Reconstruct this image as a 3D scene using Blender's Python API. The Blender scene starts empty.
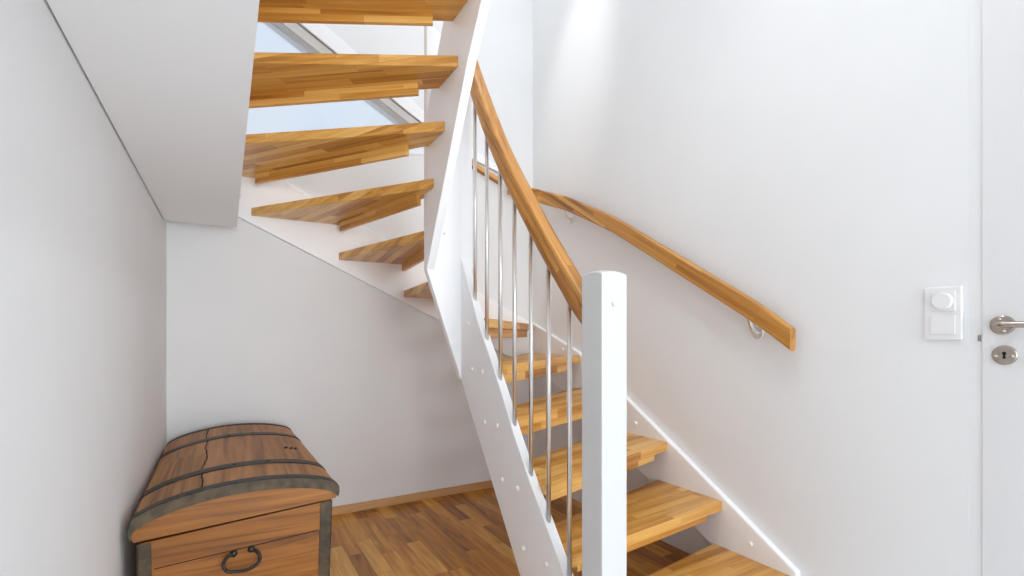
import bpy, bmesh, math, random
from mathutils import Vector, Matrix
random.seed(4)
C = bpy.context.scene.collection
PI = math.pi

# ---------------------------------------------------------------- camera model
F, HOR, VY = 490.0, 335.0, 226.0
CAMZ = 1.0
_t = (512 - VY) / F
CC = 1 / math.hypot(1, _t); SS = _t * CC
def ray(px, py):
    u = (px - 512) / F
    return Vector((CC * u + SS, CC - SS * u, (HOR - py) / F))
def onX(px, py, X):
    r = ray(px, py); k = X / r.x; return Vector((X, r.y * k, CAMZ + r.z * k))
def onY(px, py, Y):
    r = ray(px, py); k = Y / r.y; return Vector((r.x * k, Y, CAMZ + r.z * k))

XL, XR, YB = -0.245, 1.83, 2.85          # left, right, back wall planes
TOP = 4.2

# ---------------------------------------------------------------- materials
def new_mat(name):
    m = bpy.data.materials.new(name); m.use_nodes = True
    nt = m.node_tree; b = nt.nodes['Principled BSDF']
    return m, nt, b
def lin(c):
    return tuple(((v / 255) / 12.92 if v / 255 <= .04045 else ((v / 255 + .055) / 1.055) ** 2.4) for v in c) + (1,)
def plain(name, rgb, rough=.5, metal=0, noise=0.0, scale=8):
    m, nt, b = new_mat(name)
    b.inputs['Base Color'].default_value = lin(rgb)
    b.inputs['Roughness'].default_value = rough; b.inputs['Metallic'].default_value = metal
    if noise:
        tc = nt.nodes.new('ShaderNodeTexCoord'); n = nt.nodes.new('ShaderNodeTexNoise'); n.inputs['Scale'].default_value = scale
        n.inputs['Detail'].default_value = 6
        r = nt.nodes.new('ShaderNodeValToRGB')
        a = lin(tuple(max(0, v * (1 - noise)) for v in rgb)); c = lin(tuple(min(255, v * (1 + noise)) for v in rgb))
        r.color_ramp.elements[0].position = .3; r.color_ramp.elements[1].position = .7
        r.color_ramp.elements[0].color = a; r.color_ramp.elements[1].color = c
        nt.links.new(tc.outputs['Object'], n.inputs['Vector']); nt.links.new(n.outputs['Fac'], r.inputs['Fac'])
        nt.links.new(r.outputs['Color'], b.inputs['Base Color'])
    return m
def wood(name, stops, bw, rh, rough=.35, rot=0, grain=(1.2, 26, 26), blockmix=.75, world=False, loc=(0, 0, 0), bump=.02):
    """strip timber: grain runs along local x, strips bw long and rh wide"""
    m, nt, b = new_mat(name); N = nt.nodes.new; L = nt.links.new
    b.inputs['Roughness'].default_value = rough
    tc = N('ShaderNodeTexCoord'); mp = N('ShaderNodeMapping'); mp.inputs['Rotation'].default_value = (0, 0, rot); mp.inputs['Location'].default_value = loc
    oi = N('ShaderNodeObjectInfo')
    L(tc.outputs['Object'], mp.inputs['Vector'])
    sx = N('ShaderNodeSeparateXYZ'); L(mp.outputs['Vector'], sx.inputs[0])
    yz = N('ShaderNodeMath'); yz.operation = 'ADD'; L(sx.outputs['Y'], yz.inputs[0]); L(sx.outputs['Z'], yz.inputs[1])
    off = N('ShaderNodeMath'); off.operation = 'MULTIPLY_ADD'; off.inputs[1].default_value = 7.3; L(oi.outputs['Random'], off.inputs[0]); L(sx.outputs['X'], off.inputs[2])
    cb = N('ShaderNodeCombineXYZ'); L(off.outputs[0], cb.inputs['X']); L(yz.outputs[0], cb.inputs['Y']); L(sx.outputs['Z'], cb.inputs['Z'])
    cb2 = N('ShaderNodeCombineXYZ'); L(off.outputs[0], cb2.inputs['X']); L(yz.outputs[0], cb2.inputs['Y'])
    br = N('ShaderNodeTexBrick'); br.inputs['Scale'].default_value = 1; br.inputs['Mortar Size'].default_value = 0.0006; br.inputs['Mortar Smooth'].default_value = .2
    br.inputs['Brick Width'].default_value = bw; br.inputs['Row Height'].default_value = rh; br.offset = .37; br.offset_frequency = 2; br.squash = 1.35; br.squash_frequency = 3
    br.inputs['Color1'].default_value = (0, 0, 0, 1); br.inputs['Color2'].default_value = (1, 1, 1, 1); br.inputs['Mortar'].default_value = (.1, .1, .1, 1)
    L(cb2.outputs[0], br.inputs['Vector'])
    # per-strip shifted grain
    sh = N('ShaderNodeVectorMath'); sh.operation = 'MULTIPLY_ADD'; sh.inputs[1].default_value = (13, 5, 9); L(br.outputs['Color'], sh.inputs[0]); L(cb.outputs[0], sh.inputs[2])
    g = N('ShaderNodeMapping'); g.inputs['Scale'].default_value = grain; L(sh.outputs[0], g.inputs['Vector'])
    n1 = N('ShaderNodeTexNoise'); n1.inputs['Scale'].default_value = 1; n1.inputs['Detail'].default_value = 5; n1.inputs['Distortion'].default_value = 1.3; L(g.outputs[0], n1.inputs['Vector'])
    g2 = N('ShaderNodeMapping'); g2.inputs['Scale'].default_value = (grain[0] * 4, grain[1] * 7, grain[2] * 7); L(sh.outputs[0], g2.inputs['Vector'])
    n2 = N('ShaderNodeTexNoise'); n2.inputs['Scale'].default_value = 1; n2.inputs['Detail'].default_value = 3; L(g2.outputs[0], n2.inputs['Vector'])
    a = N('ShaderNodeMix'); a.data_type = 'FLOAT'; a.inputs['Factor'].default_value = blockmix; L(n1.outputs['Fac'], a.inputs['A']); 
    bwn = N('ShaderNodeRGBToBW'); L(br.outputs['Color'], bwn.inputs[0]); L(bwn.outputs[0], a.inputs['B'])
    a2 = N('ShaderNodeMath'); a2.operation = 'MULTIPLY_ADD'; a2.inputs[1].default_value = .35; L(n2.outputs['Fac'], a2.inputs[0]); 
    s = N('ShaderNodeMath'); s.operation = 'SUBTRACT'; s.inputs[1].default_value = .175; L(a.outputs['Result'], s.inputs[0]); L(s.outputs[0], a2.inputs[2])
    a3 = N('ShaderNodeMath'); a3.operation = 'MULTIPLY_ADD'; a3.inputs[1].default_value = .9; L(n1.outputs['Fac'], a3.inputs[0])
    s3 = N('ShaderNodeMath'); s3.operation = 'SUBTRACT'; s3.inputs[1].default_value = .45; L(a2.outputs[0], s3.inputs[0]); L(s3.outputs[0], a3.inputs[2])
    r = N('ShaderNodeValToRGB'); els = r.color_ramp.elements
    while len(els) < len(stops): els.new(.5)
    for e, (p, c) in zip(els, stops): e.position = p; e.color = lin(c)
    L(a3.outputs[0], r.inputs['Fac']); L(r.outputs['Color'], b.inputs['Base Color'])
    bp = N('ShaderNodeBump'); bp.inputs['Strength'].default_value = .15; bp.inputs['Distance'].default_value = .002
    L(n2.outputs['Fac'], bp.inputs['Height']); L(bp.outputs[0], b.inputs['Normal'])
    return m

M = {}
M['wall'] = plain('wall_paint', (230, 231, 232), .7, noise=.006, scale=3)
M['greyframe'] = plain('grey_frame_paint', (205, 202, 198), .4)
M['gasket'] = plain('grey_gasket', (120, 120, 120), .6)
M['door'] = plain('door_paint', (222, 222, 223), .4)
M['bounce_floor'] = plain('pale_bounce_floor', (232, 234, 236), .5, noise=.03, scale=4)  # invented pale surface, reflects neutral light up to the soffit
M['soffit'] = plain('bulkhead_paint', (249, 250, 251), .6)
M['gloss'] = plain('white_lacquer', (246, 247, 249), .32)
M['cap'] = plain('white_plastic_cap', (242, 242, 242), .3)
M['newel'] = plain('newel_lacquer', (214, 215, 216), .3)
M['switch'] = plain('switch_plastic', (232, 232, 232), .25)
M['steel'] = plain('brushed_steel', (228, 226, 223), .28, 1)
M['nickel'] = plain('satin_nickel', (178, 168, 158), .24, 1)
M['dark'] = plain('keyhole_black', (12, 11, 10), .8)
M['tread'] = wood('oak_tread', [(0, (158, 100, 36)), (.3, (198, 140, 62)), (.6, (220, 168, 88)), (1, (238, 196, 122))], .42, .042, .33)
M['rail'] = wood('oak_rail', [(0, (134, 82, 30)), (.35, (178, 120, 50)), (.7, (198, 142, 68)), (1, (220, 170, 96))], .5, .022, .35, blockmix=.6)
M['floor'] = wood('parquet', [(0, (116, 68, 24)), (.3, (176, 116, 40)), (.6, (206, 146, 56)), (1, (236, 188, 96))], .36, .068, .3, rot=PI / 2, blockmix=.7, grain=(2, 22, 22))
M['base'] = wood('oak_baseboard', [(0, (196, 148, 96)), (1, (232, 192, 142))], 2.2, .2, .45)
M['lid'] = wood('aged_lid_wood', [(0, (104, 72, 46)), (.4, (160, 112, 68)), (.75, (186, 134, 84)), (1, (208, 160, 108))], 1.6, .28, .6, rot=PI / 2, blockmix=.3, grain=(1.2, 22, 22))
M['body'] = wood('aged_pine', [(0, (84, 46, 12)), (.35, (142, 86, 24)), (.7, (166, 106, 36)), (1, (194, 138, 60))], 2.5, .19, .45, blockmix=.3, grain=(1.5, 20, 20))
M['iron'] = plain('painted_iron', (74, 62, 44), .6, 0, noise=.3, scale=30)
M['ironblk'] = plain('black_iron', (42, 38, 34), .5, .3, noise=.3, scale=40)
M['crack'] = plain('dark_inside', (24, 16, 10), .9)
gm, nt, b = new_mat('window_glass')
b.inputs['Base Color'].default_value = (1, 1, 1, 1); b.inputs['Roughness'].default_value = 0.0; b.inputs['IOR'].default_value = 1.45
b.inputs['Transmission Weight'].default_value = 1
M['glass'] = gm

# ---------------------------------------------------------------- mesh helpers
WM = {}   # world matrices
def link(o, parent=None, M_=None):
    C.objects.link(o)
    M_ = M_ or Matrix.Identity(4)
    WM[o.name] = M_
    if parent:
        o.parent = parent
        o.matrix_basis = WM[parent.name].inverted() @ M_
    else:
        o.matrix_basis = M_
def empty(name, loc, label=None, cat=None, group=None, parent=None):
    o = bpy.data.objects.new(name, None); o.empty_display_size = .05
    link(o, parent, Matrix.Translation(loc))
    if label: o['label'] = label
    if cat: o['category'] = cat
    if group: o['group'] = group
    return o
def frame(origin, xdir):
    x = Vector(xdir).normalized()
    z = Vector((0, 0, 1))
    if abs(x.z) > .99: z = Vector((1, 0, 0))
    y = z.cross(x).normalized(); z = x.cross(y)
    m = Matrix((x, y, z)).transposed().to_4x4(); m.translation = Vector(origin); return m
def obj(name, bm, mat, parent=None, fr=None, bevel=0, seg=2, smooth=False, label=None, kind=None):
    bmesh.ops.remove_doubles(bm, verts=bm.verts, dist=1e-5)
    bmesh.ops.recalc_face_normals(bm, faces=bm.faces)
    fr = fr or (Matrix.Translation(WM[parent.name].translation) if parent else Matrix.Identity(4))
    bm.transform(fr.inverted())
    me = bpy.data.meshes.new(name); bm.to_mesh(me); bm.free()
    for mt in (mat if isinstance(mat, (list, tuple)) else [mat]): me.materials.append(M[mt])
    o = bpy.data.objects.new(name, me); link(o, parent, fr)
    if smooth:
        for p in me.polygons: p.use_smooth = True
    if bevel:
        md = o.modifiers.new('bevel', 'BEVEL'); md.width = bevel; md.segments = seg; md.limit_method = 'ANGLE'; md.angle_limit = math.radians(40)
        md.harden_normals = False
    if label: o['label'] = label
    if kind: o['kind'] = kind
    return o
def box(bm, lo, hi):
    x0, y0, z0 = lo; x1, y1, z1 = hi
    v = [bm.verts.new(p) for p in ((x0, y0, z0), (x1, y0, z0), (x1, y1, z0), (x0, y1, z0), (x0, y0, z1), (x1, y0, z1), (x1, y1, z1), (x0, y1, z1))]
    for f in ((0, 3, 2, 1), (4, 5, 6, 7), (0, 1, 5, 4), (1, 2, 6, 5), (2, 3, 7, 6), (3, 0, 4, 7)): bm.faces.new([v[i] for i in f])
    return v
def BX(lo, hi):
    bm = bmesh.new(); box(bm, lo, hi); return bm
def prism(pts, off, bm=None):
    """pts: planar list of world points, extruded by vector off"""
    bm = bm or bmesh.new(); off = Vector(off)
    a = [bm.verts.new(Vector(p)) for p in pts]; b_ = [bm.verts.new(Vector(p) + off) for p in pts]
    n = len(pts); bm.faces.new(a[::-1]); bm.faces.new(b_)
    for i in range(n): bm.faces.new((a[i], a[(i + 1) % n], b_[(i + 1) % n], b_[i]))
    return bm
def sweep(path, section, bm=None, up=(0, 0, 1), closed_caps=True, plumb=False):
    """section: (side, up) pairs; path list of Vectors"""
    bm = bm or bmesh.new(); path = [Vector(p) for p in path]; rings = []
    for i, p in enumerate(path):
        a = path[max(0, i - 1)]; c = path[min(len(path) - 1, i + 1)]
        t = (c - a).normalized(); u = Vector(up); s = t.cross(u)
        if s.length < 1e-4: s = t.cross(Vector((1, 0, 0)))
        s.normalize(); u = Vector((0, 0, 1)) if plumb else s.cross(t).normalized()
        rings.append([bm.verts.new(p + s * q[0] + u * q[1]) for q in section])
    n = len(section)
    for r0, r1 in zip(rings, rings[1:]):
        for i in range(n): bm.faces.new((r0[i], r0[(i + 1) % n], r1[(i + 1) % n], r1[i]))
    if closed_caps: bm.faces.new(rings[0][::-1]); bm.faces.new(rings[-1])
    return bm
def circ(r, n=14, e=1): return [(r * math.cos(2 * PI * i / n), e * r * math.sin(2 * PI * i / n)) for i in range(n)]
def rrect(w, h, r, n=4):
    out = []
    for cx, cy, a0 in ((w / 2 - r, h / 2 - r, 0), (-w / 2 + r, h / 2 - r, PI / 2), (-w / 2 + r, -h / 2 + r, PI), (w / 2 - r, -h / 2 + r, 1.5 * PI)):
        for k in range(n + 1): a = a0 + k * PI / 2 / n; out.append((cx + r * math.cos(a), cy + r * math.sin(a)))
    return out
def smooth_path(P, n=8):
    P = [Vector(p) for p in P]; out = []
    Q = [P[0] * 2 - P[1]] + P + [P[-1] * 2 - P[-2]]
    for i in range(1, len(Q) - 2):
        for k in range(n):
            t = k / n; a, b_, c, d = Q[i - 1:i + 3]
            out.append(.5 * ((2 * b_) + (c - a) * t + (2 * a - 5 * b_ + 4 * c - d) * t * t + (3 * b_ - a - 3 * c + d) * t ** 3))
    out.append(P[-1]); return out
def disc(center, axis, r, depth, n=28, dome=0.0, bm=None):
    """short cylinder from center outwards along axis, optional domed face"""
    bm = bm or bmesh.new(); ax = Vector(axis).normalized(); up = Vector((0, 0, 1)) if abs(ax.z) < .9 else Vector((0, 1, 0))
    s = ax.cross(up).normalized(); u = s.cross(ax); c = Vector(center); rings = []
    prof = [(r, 0), (r, depth * .6), (r * .94, depth * .9)] + ([(r * .7, depth + dome * .6), (r * .35, depth + dome * .9)] if dome else [(r * .88, depth)])
    for rr, d in prof: rings.append([bm.verts.new(c + ax * d + (s * math.cos(2 * PI * i / n) + u * math.sin(2 * PI * i / n)) * rr) for i in range(n)])
    for a, b_ in zip(rings, rings[1:]):
        for i in range(n): bm.faces.new((a[i], a[(i + 1) % n], b_[(i + 1) % n], b_[i]))
    bm.faces.new(rings[0][::-1])
    tip = bm.verts.new(c + ax * (depth + dome))
    for i in range(n): bm.faces.new((rings[-1][i], rings[-1][(i + 1) % n], tip))
    return bm
def cap(pos, axis, parent, r=.0085, d=.006):
    return obj('bolt_cap', disc(pos, axis, r, d, 16, .003), 'cap', parent, smooth=True)
def struct(name, bm, mat, **k): return obj(name, bm, mat, kind='structure', **k)

# ---------------------------------------------------------------- room shell
YF = -4.2
struct('floor', BX((XL - .15, 1.3, -.08), (XR + .15, YB + .15, 0)), 'floor')
struct('floor_hall_bounce', BX((XL - .15, YF - .15, -.08), (XR + .15, 1.3, 0)), 'bounce_floor')  # unseen hall floor, made pale to bounce light into the stair
struct('wall_left', BX((XL - .12, YF, 0), (XL, YB, TOP)), 'wall')
struct('wall_right', BX((XR, .55, 0), (XR + .12, YB + .12, TOP)), 'wall')
# the back wall has a sloping-sided window opening high up
WZ = 2.05
g0 = Vector((.05, YB, 1.995)); g1 = Vector((1.20, YB, 2.127)); g2 = Vector((.05, YB, 2.755))
bm = bmesh.new()
prism([(XL - .12, YB, 0), (XR, YB, 0), (XR, YB, g1.z), g1, g0, (XL - .12, YB, g0.z)], (0, .12, 0), bm)
prism([(XL - .12, YB, g0.z), g0, g2, (.05, YB, TOP), (XL - .12, YB, TOP)], (0, .12, 0), bm)
prism([g1, (XR, YB, g1.z), (XR, YB, TOP), (.05, YB, TOP), g2], (0, .12, 0), bm)
struct('wall_back', bm, 'wall')
# end wall and side wall behind the viewer
struct('wall_front', BX((XL - .12, YF - .12, 0), (XR + .12, YF, TOP)), 'wall')
struct('wall_side', BX((XR, YF, 0), (XR + .12, -.42, TOP)), 'wall')
struct('wall_over_door', BX((XR, -.42, 2.08), (XR + .12, .55, TOP)), 'wall')
# ceilings
HC = 2.75
struct('ceiling', BX((.05, YF, HC), (XR, .95, HC + .25)), 'wall')
struct('ceiling_upper', BX((XL, .95, TOP - .1), (XR, YB, TOP)), 'wall')
# low boxed-in bulkhead along the left wall
struct('ceiling_bulkhead', BX((XL + .004, YF + .01, 1.52), (.045, 2.715, TOP - .11)), 'soffit')
# oak baseboard
bb = BX((XL + .005, YB - .013, 0), (XR - .005, YB, .047))
struct('baseboard_back', bb, 'base', bevel=.002, fr=frame((0, YB, 0), (1, 0, 0)))

# triangular window: pane and frame members
w = empty('window_1', (.6, YB, WZ)); w['kind'] = 'structure'
gl = prism([g0 + Vector((0, .06, 0)), g1 + Vector((0, .06, 0)), g2 + Vector((0, .06, 0))], (0, .008, 0))
o = obj('window_pane', gl, 'glass', w)
bm = bmesh.new()
up = [(.05, 2.94), (.5, 2.675), (.936, 2.414), (1.061, 2.339), (1.358, 2.188), (1.546, 2.113), (1.70, 2.058)]
lo = [(1.70, 2.030), (1.52, 2.048), (1.34, 2.088), (.939, 2.27), (.774, 2.36), (.05, 2.755)]
def ipol(L_, x):
    L_ = sorted(L_)
    for (a, za), (b_, zb) in zip(L_, L_[1:]):
        if a <= x <= b_: return za + (zb - za) * (x - a) / (b_ - a)
    return L_[0][1] if x < L_[0][0] else L_[-1][1]
xs = [.05, .3, .5, .774, .936, 1.061, 1.2, 1.34, 1.45, 1.55, 1.62, 1.70]
def band(f0, f1, y0, y1):
    bm = bmesh.new(); P = []
    pts = [(x, YB - y1, ipol(lo, x) + (ipol(up, x) - ipol(lo, x)) * f0) for x in xs] + [(x, YB - y1, ipol(lo, x) + (ipol(up, x) - ipol(lo, x)) * f1) for x in xs[::-1]]
    return prism(pts, (0, y1 - y0, 0), bm)
obj('window_frame', band(0, .34, -.05, .012), 'greyframe', w)
obj('gasket', band(.34, .41, -.002, .006), 'gasket', w)
obj('casing', band(.41, 1, 0, .02), 'gloss', w, bevel=.003)
obj('window_sill', prism([g0 + Vector((0, -.004, -.014)), g1 + Vector((0, -.004, -.010)), g1 + Vector((0, -.004, .002)), g0 + Vector((0, -.004, .002))], (0, .07, 0)), 'gloss', w)

lp = [onY(471, 160.5, YB - .03), onY(502, 179.5, YB - .03), onY(502, 184.5, YB - .03), onY(471, 165.5, YB - .03)]
dlt = (lp[0] - lp[1]) * .9
obj('timber_lip', prism([lp[0] + dlt, lp[1], lp[2], lp[3] + dlt], (0, .03, 0)), 'rail', w, fr=frame(lp[1], lp[0] - lp[1]))

# ---------------------------------------------------------------- door at the right
d = empty('door_1', (XR, .55, 0)); d['kind'] = 'structure'
yE = onX(982, 300, XR).y
obj('door_leaf', BX((XR - .004, yE - .84, .01), (XR + .036, yE - .0004, 2.05)), 'door', d, bevel=.002)
obj('door_frame', BX((XR + .001, yE + .0006, 0), (XR + .1, .552, 2.08)), 'wall', d)
obj('door_frame', BX((XR + .001, -.425, 0), (XR + .1, yE - .845, 2.08)), 'wall', d)
pr = onX(1003.5, 325, XR); pk = onX(1005.5, 355, XR)
xs_ = XR - .004
h = obj('door_handle', disc((xs_, pr.y, pr.z), (-1, 0, 0), .0262, .009, 40), 'nickel', d, bevel=0)
lev = smooth_path([(xs_ - .006, pr.y, pr.z), (xs_ - .030, pr.y, pr.z), (xs_ - .043, pr.y - .006, pr.z), (xs_ - .047, pr.y - .025, pr.z), (xs_ - .048, pr.y - .115, pr.z)], 6)
obj('handle_lever', sweep(lev, circ(.0085, 16)), 'nickel', h, smooth=True)
for dy, dz in ((.008, .019), (-.008, -.019)):
    obj('screw', disc((xs_ - .008, pr.y + dy * .6, pr.z + dz * .85), (-1, 0, 0), .0035, .0015, 12, .001), 'steel', h, smooth=True)
e = obj('keyhole_plate', disc((xs_, pk.y, pk.z), (-1, 0, 0), .0262, .007, 40), 'nickel', d)
kb = disc((xs_ - .0068, pk.y, pk.z + .0045), (-1, 0, 0), .0046, .0006, 18)
prism([(xs_ - .0068, pk.y - .002, pk.z + .002), (xs_ - .0068, pk.y + .002, pk.z + .002), (xs_ - .0068, pk.y + .0035, pk.z - .0095), (xs_ - .0068, pk.y - .0035, pk.z - .0095)], (-.0006, 0, 0), kb)
obj('keyhole', kb, 'dark', e)
for dy in (.017, -.017): obj('screw', disc((xs_ - .006, pk.y + dy, pk.z - .003), (-1, 0, 0), .0035, .0015, 12, .001), 'steel', e, smooth=True)
ps = onX(980, 338, XR)
obj('strike_plate', BX((XR - .003, ps.y - .002, ps.z - .009), (XR + .004, ps.y + .004, ps.z + .009)), 'nickel', d)

# ---------------------------------------------------------------- light switch
y0, y1 = onX(963.7, 313, XR).y, onX(925, 313, XR).y
zc = onX(944, 313.5, XR).z; hh = .079
sw = empty('light_switch', (XR, (y0 + y1) / 2, zc), 'white double wall switch plate with round dimmer knob above a flat rocker, beside the door', 'light switch')
def yz(px, py): return onX(px, py, XR - .01)
pl = BX((XR - .010, y0, zc - hh), (XR, y1, zc + hh)); obj('frame_plate', pl, 'switch', sw, bevel=.005, seg=4)
ym = (y0 + y1) / 2 - .001; hw = .029
a = obj('dimmer_insert', BX((XR - .013, ym - hw, zc + .006), (XR - .009, ym + hw, zc + .064)), 'switch', sw, bevel=.001)
obj('dimmer_knob', disc((XR - .013, ym, zc + .036), (-1, 0, 0), .0245, .010, 40), 'switch', a, bevel=0, smooth=False)
obj('rocker', BX((XR - .0145, ym - hw, zc - .062), (XR - .009, ym + hw, zc - .006)), 'switch', sw, bevel=.0015)

# ---------------------------------------------------------------- staircase
st = empty('staircase', (1.35, 1.9, 0), 'white winding staircase with open oak treads, steel balusters and white newel post', 'staircase')
R_ = .192; z1 = .111; TH = .040
LI0, LI1 = .90, .935        # lower inner string faces
UI0, UI1 = .74, .775        # upper inner string faces
XW, YW = 1.80, 2.82         # wall string faces
YT = 1.99                   # turn board front
def zt(k): return z1 + (k - 1) * R_
T = {  # top-view outlines: nose inner, nose outer, ..., rear outer, rear inner, ...
 1: [(.965, 1.03), (XW, 1.04), (XW, 1.374), (LI1, 1.259), (LI1, 1.108), (.965, 1.108)],
 2: [(LI1, 1.238), (XW, 1.332), (XW, 1.69), (LI1, 1.455)],
 3: [(LI1, 1.373), (XW, 1.628), (XW, 2.01), (LI1, 1.62)],
 4: [(LI1, 1.585), (XW, 1.935), (XW, 2.338), (LI1, 1.765)],
 5: [(LI1, 1.71), (XW, 2.29), (XW, YW), (1.776, YW), (LI1, 1.852)],
 6: [(LI1, 1.82), (XW, 2.785), (XW, YW), (1.26, YW), (.92, 2.027), (LI1, 2.027)],
 7: [(.92, 2.027), (1.285, YW), (.907, YW), (.83, 2.027)],
 8: [(.862, 2.027), (.945, YW), (.537, YW), (.742, 2.045), (.745, 2.027)],
 9: [(.775, 2.027), (.575, YW), (.11, YW), (UI0, 1.905), (UI0, 2.027)],
 10: [(UI0, 1.97), (.145, YW), (.05, YW), (.05, 2.345), (UI0, 1.79)],
 11: [(UI0, 1.85), (.05, 2.40), (.05, 2.035), (UI0, 1.66)],
 12: [(UI0, 1.71), (.05, 2.08), (.05, 1.73), (UI0, 1.47)],
 13: [(UI0, 1.52), (.05, 1.77), (.05, 1.42), (UI0, 1.27)],
}
for k, poly in T.items():
    z = zt(k); a, b_ = Vector(poly[0] + (0,)), Vector(poly[1] + (0,))
    bm = prism([(x, y, z - TH) for x, y in poly], (0, 0, TH))
    dr = (b_ - a).normalized()
    rear = Vector(poly[-1] + (0,)) - a
    n = Vector((-dr.y, dr.x, 0))
    if n.dot(Vector((sum(p[0] for p in poly) / len(poly), sum(p[1] for p in poly) / len(poly), 0)) - a) < 0: n = -n
    # grain direction: the bisector of nose and rear lines, as a joiner lays a winder
    lab = None
    tr = obj('tread', bm, 'tread', st, fr=frame(a + Vector((0, 0, z)), dr), bevel=.003)
    # anti-gap lath below the nose, stopping short of the strings
    L_ = (b_ - a).length; s0, s1 = (.07, L_ - .05)
    if k in (7, 8, 9): s0 = .02
    p0 = a + dr * s0 + n * .04; p1 = a + dr * s1 + n * .04
    bm = prism([(p0.x, p0.y, z - TH - .045), (p1.x, p1.y, z - TH - .045), (p1.x + n.x * .02, p1.y + n.y * .02, z - TH - .045), (p0.x + n.x * .02, p0.y + n.y * .02, z - TH - .045)], (0, 0, .045))
    obj('tread_lath', bm, 'tread', tr, fr=frame(p0 + Vector((0, 0, z)), dr), bevel=.0015)

# lower inner string
tp = [(461, 258), (477, 320), (488.5, 354), (501, 392), (514.5, 437), (529.7, 482.5), (544, 520), (564, 576)]
tp3 = [onX(x, y, LI0) for x, y in tp]; tp3[0].y = YT
sl = (tp3[-1].z - tp3[-2].z) / (tp3[-1].y - tp3[-2].y)
end = Vector((LI0, 1.10, tp3[-1].z + sl * (1.10 - tp3[-1].y)))
bt0 = onX(460, 380, LI0); bt1 = onX(520, 576, LI0); bt0.y = YT
sb = (bt1.z - bt0.z) / (bt1.y - bt0.y); ybot = bt1.y - bt1.z / sb
pts = tp3 + [end, Vector((LI0, 1.10, 0)), Vector((LI0, ybot, 0)), bt0]
def strtop(y):
    L_ = sorted([(p.y, p.z) for p in tp3 + [end]])
    for (a, za), (b_, zb) in zip(L_, L_[1:]):
        if a <= y <= b_: return za + (zb - za) * (y - a) / (b_ - a)
    return L_[-1][1]
s_in = obj('inner_string', prism(pts, (LI1 - LI0, 0, 0)), 'gloss', st, bevel=.0025)
for q in ((502.6, 479.4), (518, 488), (523.8, 548), (546.7, 564.4), (472.3, 369), (482.7, 371.5), (485, 421.8), (497.8, 425.4), (468.6, 323)):
    cap(onX(q[0], q[1], LI0), (-1, 0, 0), s_in)
# turn board
zA = onY(427, 269, YT).z; zB = onY(460, 380, YT).z
tb = obj('turn_board', prism([(UI0, YT, zA), (LI0, YT, zB), (LI1 + .019, YT, zB + .02), (LI1 + .019, YT, 2.2), (UI0, YT, 2.35)], (0, .035, 0)), 'gloss', st, bevel=.0025)
cap(onY(444.5, 233.5, YT), (0, -1, 0), tb, .006)
# upper inner string
b0 = Vector((UI0, YT, zA)); b1 = onX(468, 58, UI0); su = (b1.z - b0.z) / (b1.y - b0.y)
def ub(y): return b0.z + su * (y - YT)
up_s = obj('inner_string', prism([(UI0, YT, ub(YT)), (UI0, 1.577, ub(1.577)), (UI0, 1.30, ub(1.577) + .38), (UI0, 1.0, ub(1.577) + .72), (UI0, 1.0, 3.15), (UI0, 1.45, 2.8), (UI0, YT, 1.95)], (UI1 - UI0, 0, 0)), 'gloss', st, bevel=.0025)
# wall string on the right wall
q = [(YW + .03, 1.088), (2.315, .893), (1.905, .662), (1.5, .418), (1.021, .1226)]
ws = [(XW, y, z + .008) for y, z in q] + [(XW, 1.021, .0), (XW, 1.20, .0), (XW, 1.905, .36), (XW, 2.315, .60), (XW, YW + .03, .80)]
w1 = obj('wall_string', prism(ws, (XR - XW, 0, 0)), 'gloss', st, bevel=.006, seg=2)
for c_ in ((635.7, 423), (750.6, 543.6), (563, 349)): cap(onX(c_[0], c_[1], XW), (-1, 0, 0), w1)
# wall string on the back wall
w2 = obj('wall_string', prism([(.05, YW, 1.91), (XW, YW, 1.083), (XW, YW, .775), (.05, YW, 1.597)], (0, YB - YW, 0)), 'gloss', st, bevel=.003)
cap(onY(240, 195, YW), (0, -1, 0), w2)
# newel
XN = .8725; YN = 1.015; NW = .09; NZ = onX(602, 271.5, XN).z
bm = bmesh.new(); n = 8; g = []
for i in range(n + 1):
    row = []
    for j in range(n + 1):
        u, v = i / n, j / n
        row.append(bm.verts.new((XN + NW * u, YN + .088 * v, NZ - .0 + .007 * (1 - (2 * u - 1) ** 2) * (1) + .007 * (1 - (2 * v - 1) ** 2) - .004)))
    g.append(row)
for i in range(n):
    for j in range(n): bm.faces.new((g[i][j], g[i + 1][j], g[i + 1][j + 1], g[i][j + 1]))
rim = [g[i][0] for i in range(n + 1)] + [g[n][j] for j in range(1, n + 1)] + [g[i][n] for i in range(n - 1, -1, -1)] + [g[0][j] for j in range(n - 1, 0, -1)]
bot = [bm.verts.new((v.co.x, v.co.y, 0)) for v in rim]
for i in range(len(rim)):
    j = (i + 1) % len(rim); bm.faces.new((rim[i], bot[i], bot[j], rim[j]))
bm.faces.new(bot)
nw = obj('newel_post', bm, 'newel', st, bevel=.003)
cn = onY(614, 303.5, YN); cap(cn, (0, -1, 0), nw, .008, .008)
# sloping main rail
XC = (LI0 + LI1) / 2
mids = [(560, 265), (533, 216), (500, 149), (476, 85)]
RP = [onX(x, y, XC) for x, y in mids]
p_first = onX(581, 300, XC)
RP = [Vector((XC, 1.098, 1.045)), p_first] + RP + [Vector((XC, 1.985, 2.26))]
RP = [p + Vector((.006, 0, -.008)) for p in RP]
RS = smooth_path(RP, 8)
sec = []
for a_, b_ in rrect(.056, .068, .013):
    sec.append((a_, b_))
    if abs(a_ - .028) < 1e-6 and abs(b_ - (-.021)) < 1e-6: sec += [(.028, .008), (.0245, .011), (.028, .014)]
    if abs(a_ + .028) < 1e-6 and abs(b_ - .021) < 1e-6: sec += [(-.028, .014), (-.0245, .011), (-.028, .008)]
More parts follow.
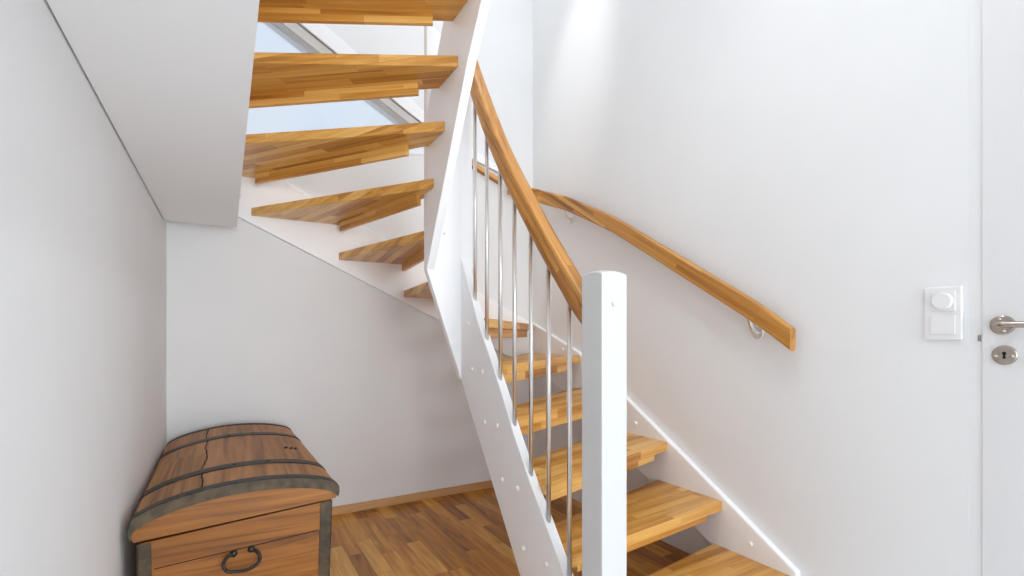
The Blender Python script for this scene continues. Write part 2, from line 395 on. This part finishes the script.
# a shallow finger groove on each side
sec = [(sx_, sy_) for sx_, sy_ in sec]
rl = obj('handrail', sweep(RS, sec), 'rail', st, fr=frame(RP[2], (RP[3] - RP[2])), smooth=True)
md = rl.modifiers.new('split', 'EDGE_SPLIT'); md.split_angle = math.radians(50)
def railz(y):
    for a, b_ in zip(RS, RS[1:]):
        if a.y <= y <= b_.y: return a.z + (b_.z - a.z) * (y - a.y) / (b_.y - a.y)
    return RS[-1].z
for x, y in ((475, 295.5), (486.8, 340), (500.3, 385.5), (514.5, 429.5), (531, 475.4), (548.6, 522), (569.4, 572.7)):
    yy = onX(x, y, XC).y
    zb = strtop(yy) - .012
    obj('baluster', sweep([(XC, yy, zb), (XC, yy, railz(yy) - .01)], circ(.008, 16)), 'steel', st, smooth=True)
# ---------------------------------------------------------------- wall handrail
XH = 1.752
HT = [(790.6, 326), (754.6, 300.5), (700, 267.5), (660, 243.5), (619.6, 219.5), (605, 212), (580.7, 201.6), (563.7, 195), (544, 190.5)]
HP = [onX(x, y, XH - .0) for x, y in HT]
HP = [p + Vector((.014, 0, -.048)) for p in HP]
HP += [Vector((1.745, 2.665, 1.905)), Vector((1.70, 2.735, 1.93)), Vector((1.62, 2.768, 1.955)), Vector((1.59, 2.772, 1.962))]
wh = empty('wall_handrail', (1.79, 1.9, .9), 'curved oak handrail running up the white right wall on steel brackets', 'handrail')
HS = smooth_path(HP, 6)
o = obj('rail', sweep(HS, rrect(.036, .086, .012), plumb=True), 'rail', wh, fr=frame(HP[1], HP[4] - HP[1]), smooth=True)
md = o.modifiers.new('split', 'EDGE_SPLIT'); md.split_angle = math.radians(50)
def bracket(px, py):
    p = onX(px, py, XR)
    # nearest rail point by y
    rp = min(HS, key=lambda v: abs(v.y - p.y - .0) + (10 if v.x < 1.74 else 0))
    b_ = obj('bracket', disc((XR, rp.y, rp.z - .098), (-1, 0, 0), .025, .006, 24), 'steel', wh, smooth=False)
    arm = smooth_path([(XR - .003, rp.y, rp.z - .098), (XR - .02, rp.y, rp.z - .094), (XR - .042, rp.y, rp.z - .075), (rp.x + .002, rp.y, rp.z - .03)], 6)
    obj('bracket_arm', sweep(arm, circ(.010, 14), up=(0, 1, 0)), 'steel', b_, smooth=True)
bracket(756, 333); bracket(570, 213)

# ---------------------------------------------------------------- domed chest
ch = empty('chest', (.04, 2.2, 0), 'old brown wooden trunk with domed lid, dark bands and an iron end handle', 'chest')
CY0, CY1 = 1.65, 2.73
arc = [(-.226, .462), (-.224, .488), (-.212, .508), (-.16, .532), (-.104, .547), (-.035, .559), (.033, .564), (.11, .564), (.19, .557), (.25, .545), (.292, .531), (.312, .515), (.316, .498)]
arc = [(x, z) for x, z in arc]
sm = [(p.x, p.z) for p in smooth_path([Vector((x, 0, z)) for x, z in arc], 3)]
def arcz(x):
    for (a, za), (b_, zb) in zip(sm, sm[1:]):
        if a <= x <= b_ + 1e-9: return za + (zb - za) * (x - a) / max(1e-6, b_ - a)
    return sm[-1][1]
# taper: back end pulled slightly in on the left
def tx(x, y): return x - .012 * (y - CY0) / (CY1 - CY0) * (1 if x < 0 else 2.2)
# lid body (front end panel + dark inside), then top boards
lidpts = [(x, z - .006) for x, z in sm]
botz = lambda x: .438 + (x + .226) / .54 * .036
prof = [(x, max(z, botz(x) + .004)) for x, z in lidpts] + [(.305, botz(.305)), (-.215, botz(-.215))]
bm = bmesh.new(); ra = [bm.verts.new((x, CY0 + .006, z)) for x, z in prof]; rb = [bm.verts.new((tx(x, CY1), CY1 - .004, z)) for x, z in prof]
bm.faces.new(ra[::-1]); bm.faces.new(rb)
for i in range(len(prof)): j = (i + 1) % len(prof); bm.faces.new((ra[i], ra[j], rb[j], rb[i]))
for f in bm.faces: f.material_index = 1
bm.faces.ensure_lookup_table(); bm.faces[0].material_index = 0
lid = obj('lid', bm, ['body', 'crack'], ch, fr=frame((0, CY0, .45), (1, 0, 0)))
NY = 26; random.seed(9)
jit = [-.062 + random.uniform(-.0018, .0018) + (.006 if 9 < i < 15 else 0) + .003 * math.sin(i * .8) for i in range(NY + 1)]
for side in (0, 1):
    bm = bmesh.new(); rows = []
    for i in range(NY + 1):
        y = CY0 + (CY1 - CY0) * i / NY; c = jit[i] - .0022 if side == 0 else jit[i] + .0022
        xs2 = [x for x, z in sm if (x < c - .01 if side == 0 else x > c + .01)]
        base = [x for x, z in sm if (x < -.08 if side == 0 else x > -.04)]
        P = [(x, arcz(x) if abs(x) < .2 else dict(sm)[x]) for x in base]
        P = (P + [(c, arcz(c))]) if side == 0 else ([(c, arcz(c))] + P)
        t_ = [bm.verts.new((tx(x, y), y, z)) for x, z in P]; b2 = [bm.verts.new((tx(x, y), y, z - .012)) for x, z in P]
        rows.append((t_, b2))
    for (t0, u0), (t1, u1) in zip(rows, rows[1:]):
        for j in range(len(t0) - 1):
            bm.faces.new((t0[j], t0[j + 1], t1[j + 1], t1[j])); bm.faces.new((u0[j], u1[j], u1[j + 1], u0[j + 1]))
        bm.faces.new((t0[0], t1[0], u1[0], u0[0])); bm.faces.new((t0[-1], u0[-1], u1[-1], t1[-1]))
    for t_, b2 in (rows[0], rows[-1]):
        for j in range(len(t_) - 1): bm.faces.new((t_[j], b2[j], b2[j + 1], t_[j + 1]))
    obj('lid_board', bm, 'lid', lid, fr=frame((0, CY0, .45), (1, 0, 0)))
# bands over the dome
def band_arc(y0, y1, h=.004, drop=0, mat='iron', name='lid_band', x0=-9, x1=9):
    bm = bmesh.new(); a = []
    P = [(x, z) for x, z in sm if x0 <= x <= x1]
    for y in (y0, y1):
        a.append([bm.verts.new((tx(x, y), y + random.uniform(-.0012, .0012), z + h)) for x, z in P]); a.append([bm.verts.new((tx(x, y), y, z - .003)) for x, z in P])
    t0, u0, t1, u1 = a
    for j in range(len(P) - 1):
        bm.faces.new((t0[j], t0[j + 1], t1[j + 1], t1[j])); bm.faces.new((u0[j], u1[j], u1[j + 1], u0[j + 1]))
        bm.faces.new((t0[j], u0[j], u0[j + 1], t0[j + 1])); bm.faces.new((t1[j], t1[j + 1], u1[j + 1], u1[j]))
    bm.faces.new((t0[0], t1[0], u1[0], u0[0])); bm.faces.new((t0[-1], u0[-1], u1[-1], t1[-1]))
    return obj(name, bm, mat, lid)
band_arc(CY0 - .006, CY0 + .030, .004, mat='ironblk')
band_arc(1.855, 1.905, .004, mat='ironblk'); band_arc(2.415, 2.465, .004, mat='ironblk'); band_arc(CY1 - .02, CY1 + .004, .004, mat='ironblk')
# front rim iron following the arch on the end panel
bm = bmesh.new(); P = sm
outer = [(x, CY0 - .0075, z + .0005) for x, z in P]; inner = [(x * .985 + .001, CY0 - .006, max(z - .030, botz(x) + .006)) for x, z in P]
for i in range(len(P) - 1):
    prism([outer[i], outer[i + 1], inner[i + 1], inner[i]], (0, .012, 0), bm)
obj('lid_edge_iron', bm, 'iron', lid)
for x, y in ((.215, 2.12), (.235, 2.12), (.25, 2.12), (.03, 2.44), (.12, 2.44), (.03, 1.88), (.13, 1.88)):
    obj('nail', disc((tx(x, y), y, arcz(x) + .001), (0, 0, 1), .007, .004, 10, .002), 'ironblk', lid, smooth=True)
# trunk body, tapering to the floor
bm = bmesh.new()
def bodycorner(x, y, z): return (x, y, z)
tz = lambda x: .430 + (x + .205) / .5 * .036
xa, xb = -.207, .293
xt = [(-.207, CY0 + .015), (.293, CY0 + .015), (.275, CY1 - .02), (-.222, CY1 - .02)]
bt = [(-.199, CY0 + .03), (.280, CY0 + .03), (.264, CY1 - .03), (-.214, CY1 - .03)]
v = [bm.verts.new((x, y, .0)) for x, y in bt] + [bm.verts.new((x, y, tz(x))) for x, y in xt]
for f in ((0, 3, 2, 1), (4, 5, 6, 7), (0, 1, 5, 4), (1, 2, 6, 5), (2, 3, 7, 6), (3, 0, 4, 7)): bm.faces.new([v[i] for i in f])
body = obj('body', bm, 'body', ch, fr=frame((0, CY0, .11), (1, 0, 0)), bevel=.003)
def frontpt(x, z, off=0):   # a point on the body's end face
    t_ = 1 - z / .44; y = CY0 + .015 + .015 * t_
    return Vector((x, y - off, z))
# corner irons
for x0, x1, xb0, xb1 in ((-.211, -.178, -.203, -.172), (.262, .297, .250, .284)):
    bm = bmesh.new(); zt_ = tz(x0) - .001
    prism([frontpt(xb0, 0, .003), frontpt(xb1, 0, .003), frontpt(x1, zt_, .003), frontpt(x0, zt_, .003)], (0, .006, 0), bm)
    if x0 < 0: prism([frontpt(xb0 - .0, 0, .003), frontpt(x0, zt_, .003), frontpt(x0, zt_, -.03), frontpt(xb0, 0, -.03)], (.004, 0, 0), bm)
    else: prism([frontpt(xb1, 0, .003), frontpt(x1, zt_, .003), frontpt(x1, zt_, -.035), frontpt(xb1, 0, -.035)], (-.004, 0, 0), bm)
    obj('corner_iron', bm, 'iron', body)
# plank seam on the end face
bm = bmesh.new()
prism([frontpt(-.172, .352, .0008), frontpt(.255, .374, .0008), frontpt(.255, .376, .0008), frontpt(-.172, .3545, .0008)], (0, .004, 0), bm)
obj('plank_seam', bm, 'crack', body)
# bail handle
hp = [(233.6, 556.5), (227.7, 557.5), (223.3, 563.4), (227, 569.4), (237, 569.6), (248, 567.6), (257, 562.5), (260, 557.5), (257.5, 552.5), (251.5, 551.6)]
H3 = [onY(x, y, CY0 - .0) for x, y in hp]
off = [.012, .0, -.014, -.018, -.018, -.018, -.014, -.006, 0, .012]
H3 = [Vector((p.x, CY0 + .004 + o_, p.z)) for p, o_ in zip(H3, off)]
hd = obj('end_handle', sweep(smooth_path(H3, 5), circ(.0048, 12), up=(0, 1, 0)), 'ironblk', body, smooth=True)
for p in (H3[0], H3[-1]):
    obj('handle_staple', disc((p.x, CY0 + .02, p.z + .002), (0, -1, 0), .010, .010, 14, .004), 'ironblk', hd, smooth=True)

# ---------------------------------------------------------------- light
def area(name, loc, target, size, power, col=(1, 1, 1), sy=None):
    l = bpy.data.lights.new(name, 'AREA'); l.energy = power; l.size = size; l.color = col
    if sy: l.shape = 'RECTANGLE'; l.size_y = sy
    o = bpy.data.objects.new(name, l); C.objects.link(o); o.location = loc
    o.rotation_euler = (Vector(target) - Vector(loc)).to_track_quat('-Z', 'Y').to_euler(); return o
area('hall_ceiling_light', (.98, .86, HC - .03), (.98, .86, 0), .2, 11, (.93, .97, 1))
area('fill_rear', (.7, YF + .06, 1.1), (.45, 2.2, 1.2), 1.8, 34, (.93, .97, 1), 2.0).data.spread = math.radians(70)  # added fill lamp behind the viewer; the end wall has no window
area('fill_left', (XL + .02, -1.0, 1.25), (XR, .3, 1.2), 1.3, 26, (.94, .97, 1), 1.9)  # added fill lamp at the left wall, lifts the left-facing stair boards
area('fill_right', (XR - .02, -1.5, 1.25), (XL, -.2, 1.2), 1.3, 78, (.94, .97, 1), 1.9)  # added fill lamp at the right wall, brightens the left wall
area('skylight', (1.1, 2.0, TOP - .15), (1.15, 2.2, 0), 1.1, 22, (.93, .97, 1))

sp = bpy.data.lights.new('roof_light_sun', 'SPOT'); sp.energy = 110; sp.spot_size = math.radians(27); sp.spot_blend = 1; sp.shadow_soft_size = .05
so = bpy.data.objects.new('roof_light_sun', sp); C.objects.link(so); so.location = (1.0, 1.9, 4.05)
so.rotation_euler = (Vector((1.83, 2.34, 2.6)) - so.location).to_track_quat('-Z', 'Y').to_euler()
wd = bpy.data.worlds.new('sky'); bpy.context.scene.world = wd; wd.use_nodes = True
nt = wd.node_tree; bg = nt.nodes['Background']
tc = nt.nodes.new('ShaderNodeTexCoord'); nz = nt.nodes.new('ShaderNodeTexNoise'); nz.inputs['Scale'].default_value = 2.2
rp = nt.nodes.new('ShaderNodeValToRGB'); rp.color_ramp.elements[0].position = .42; rp.color_ramp.elements[1].position = .62
rp.color_ramp.elements[0].color = lin((206, 222, 240)); rp.color_ramp.elements[1].color = lin((233, 236, 242))
nt.links.new(tc.outputs['Generated'], nz.inputs['Vector']); nt.links.new(nz.outputs['Fac'], rp.inputs['Fac']); nt.links.new(rp.outputs['Color'], bg.inputs['Color'])
bg.inputs['Strength'].default_value = 1.9

# ---------------------------------------------------------------- camera and view
cam = bpy.data.cameras.new('camera'); co = bpy.data.objects.new('camera', cam); C.objects.link(co)
co.location = (0, 0, CAMZ); co.rotation_euler = (PI / 2, 0, -math.atan2(SS, CC))
cam.sensor_width = 36; cam.lens = F / 1024 * 36; cam.shift_y = (HOR - 288) / 1024; cam.clip_start = .02
sc = bpy.context.scene; sc.camera = co
sc.view_settings.view_transform = 'Standard'; sc.view_settings.look = 'None'; sc.view_settings.gamma = 1
sc.view_settings.use_curve_mapping = False; sc.view_settings.exposure = -0.86
sc.cycles.diffuse_bounces = 8; sc.cycles.max_bounces = 14
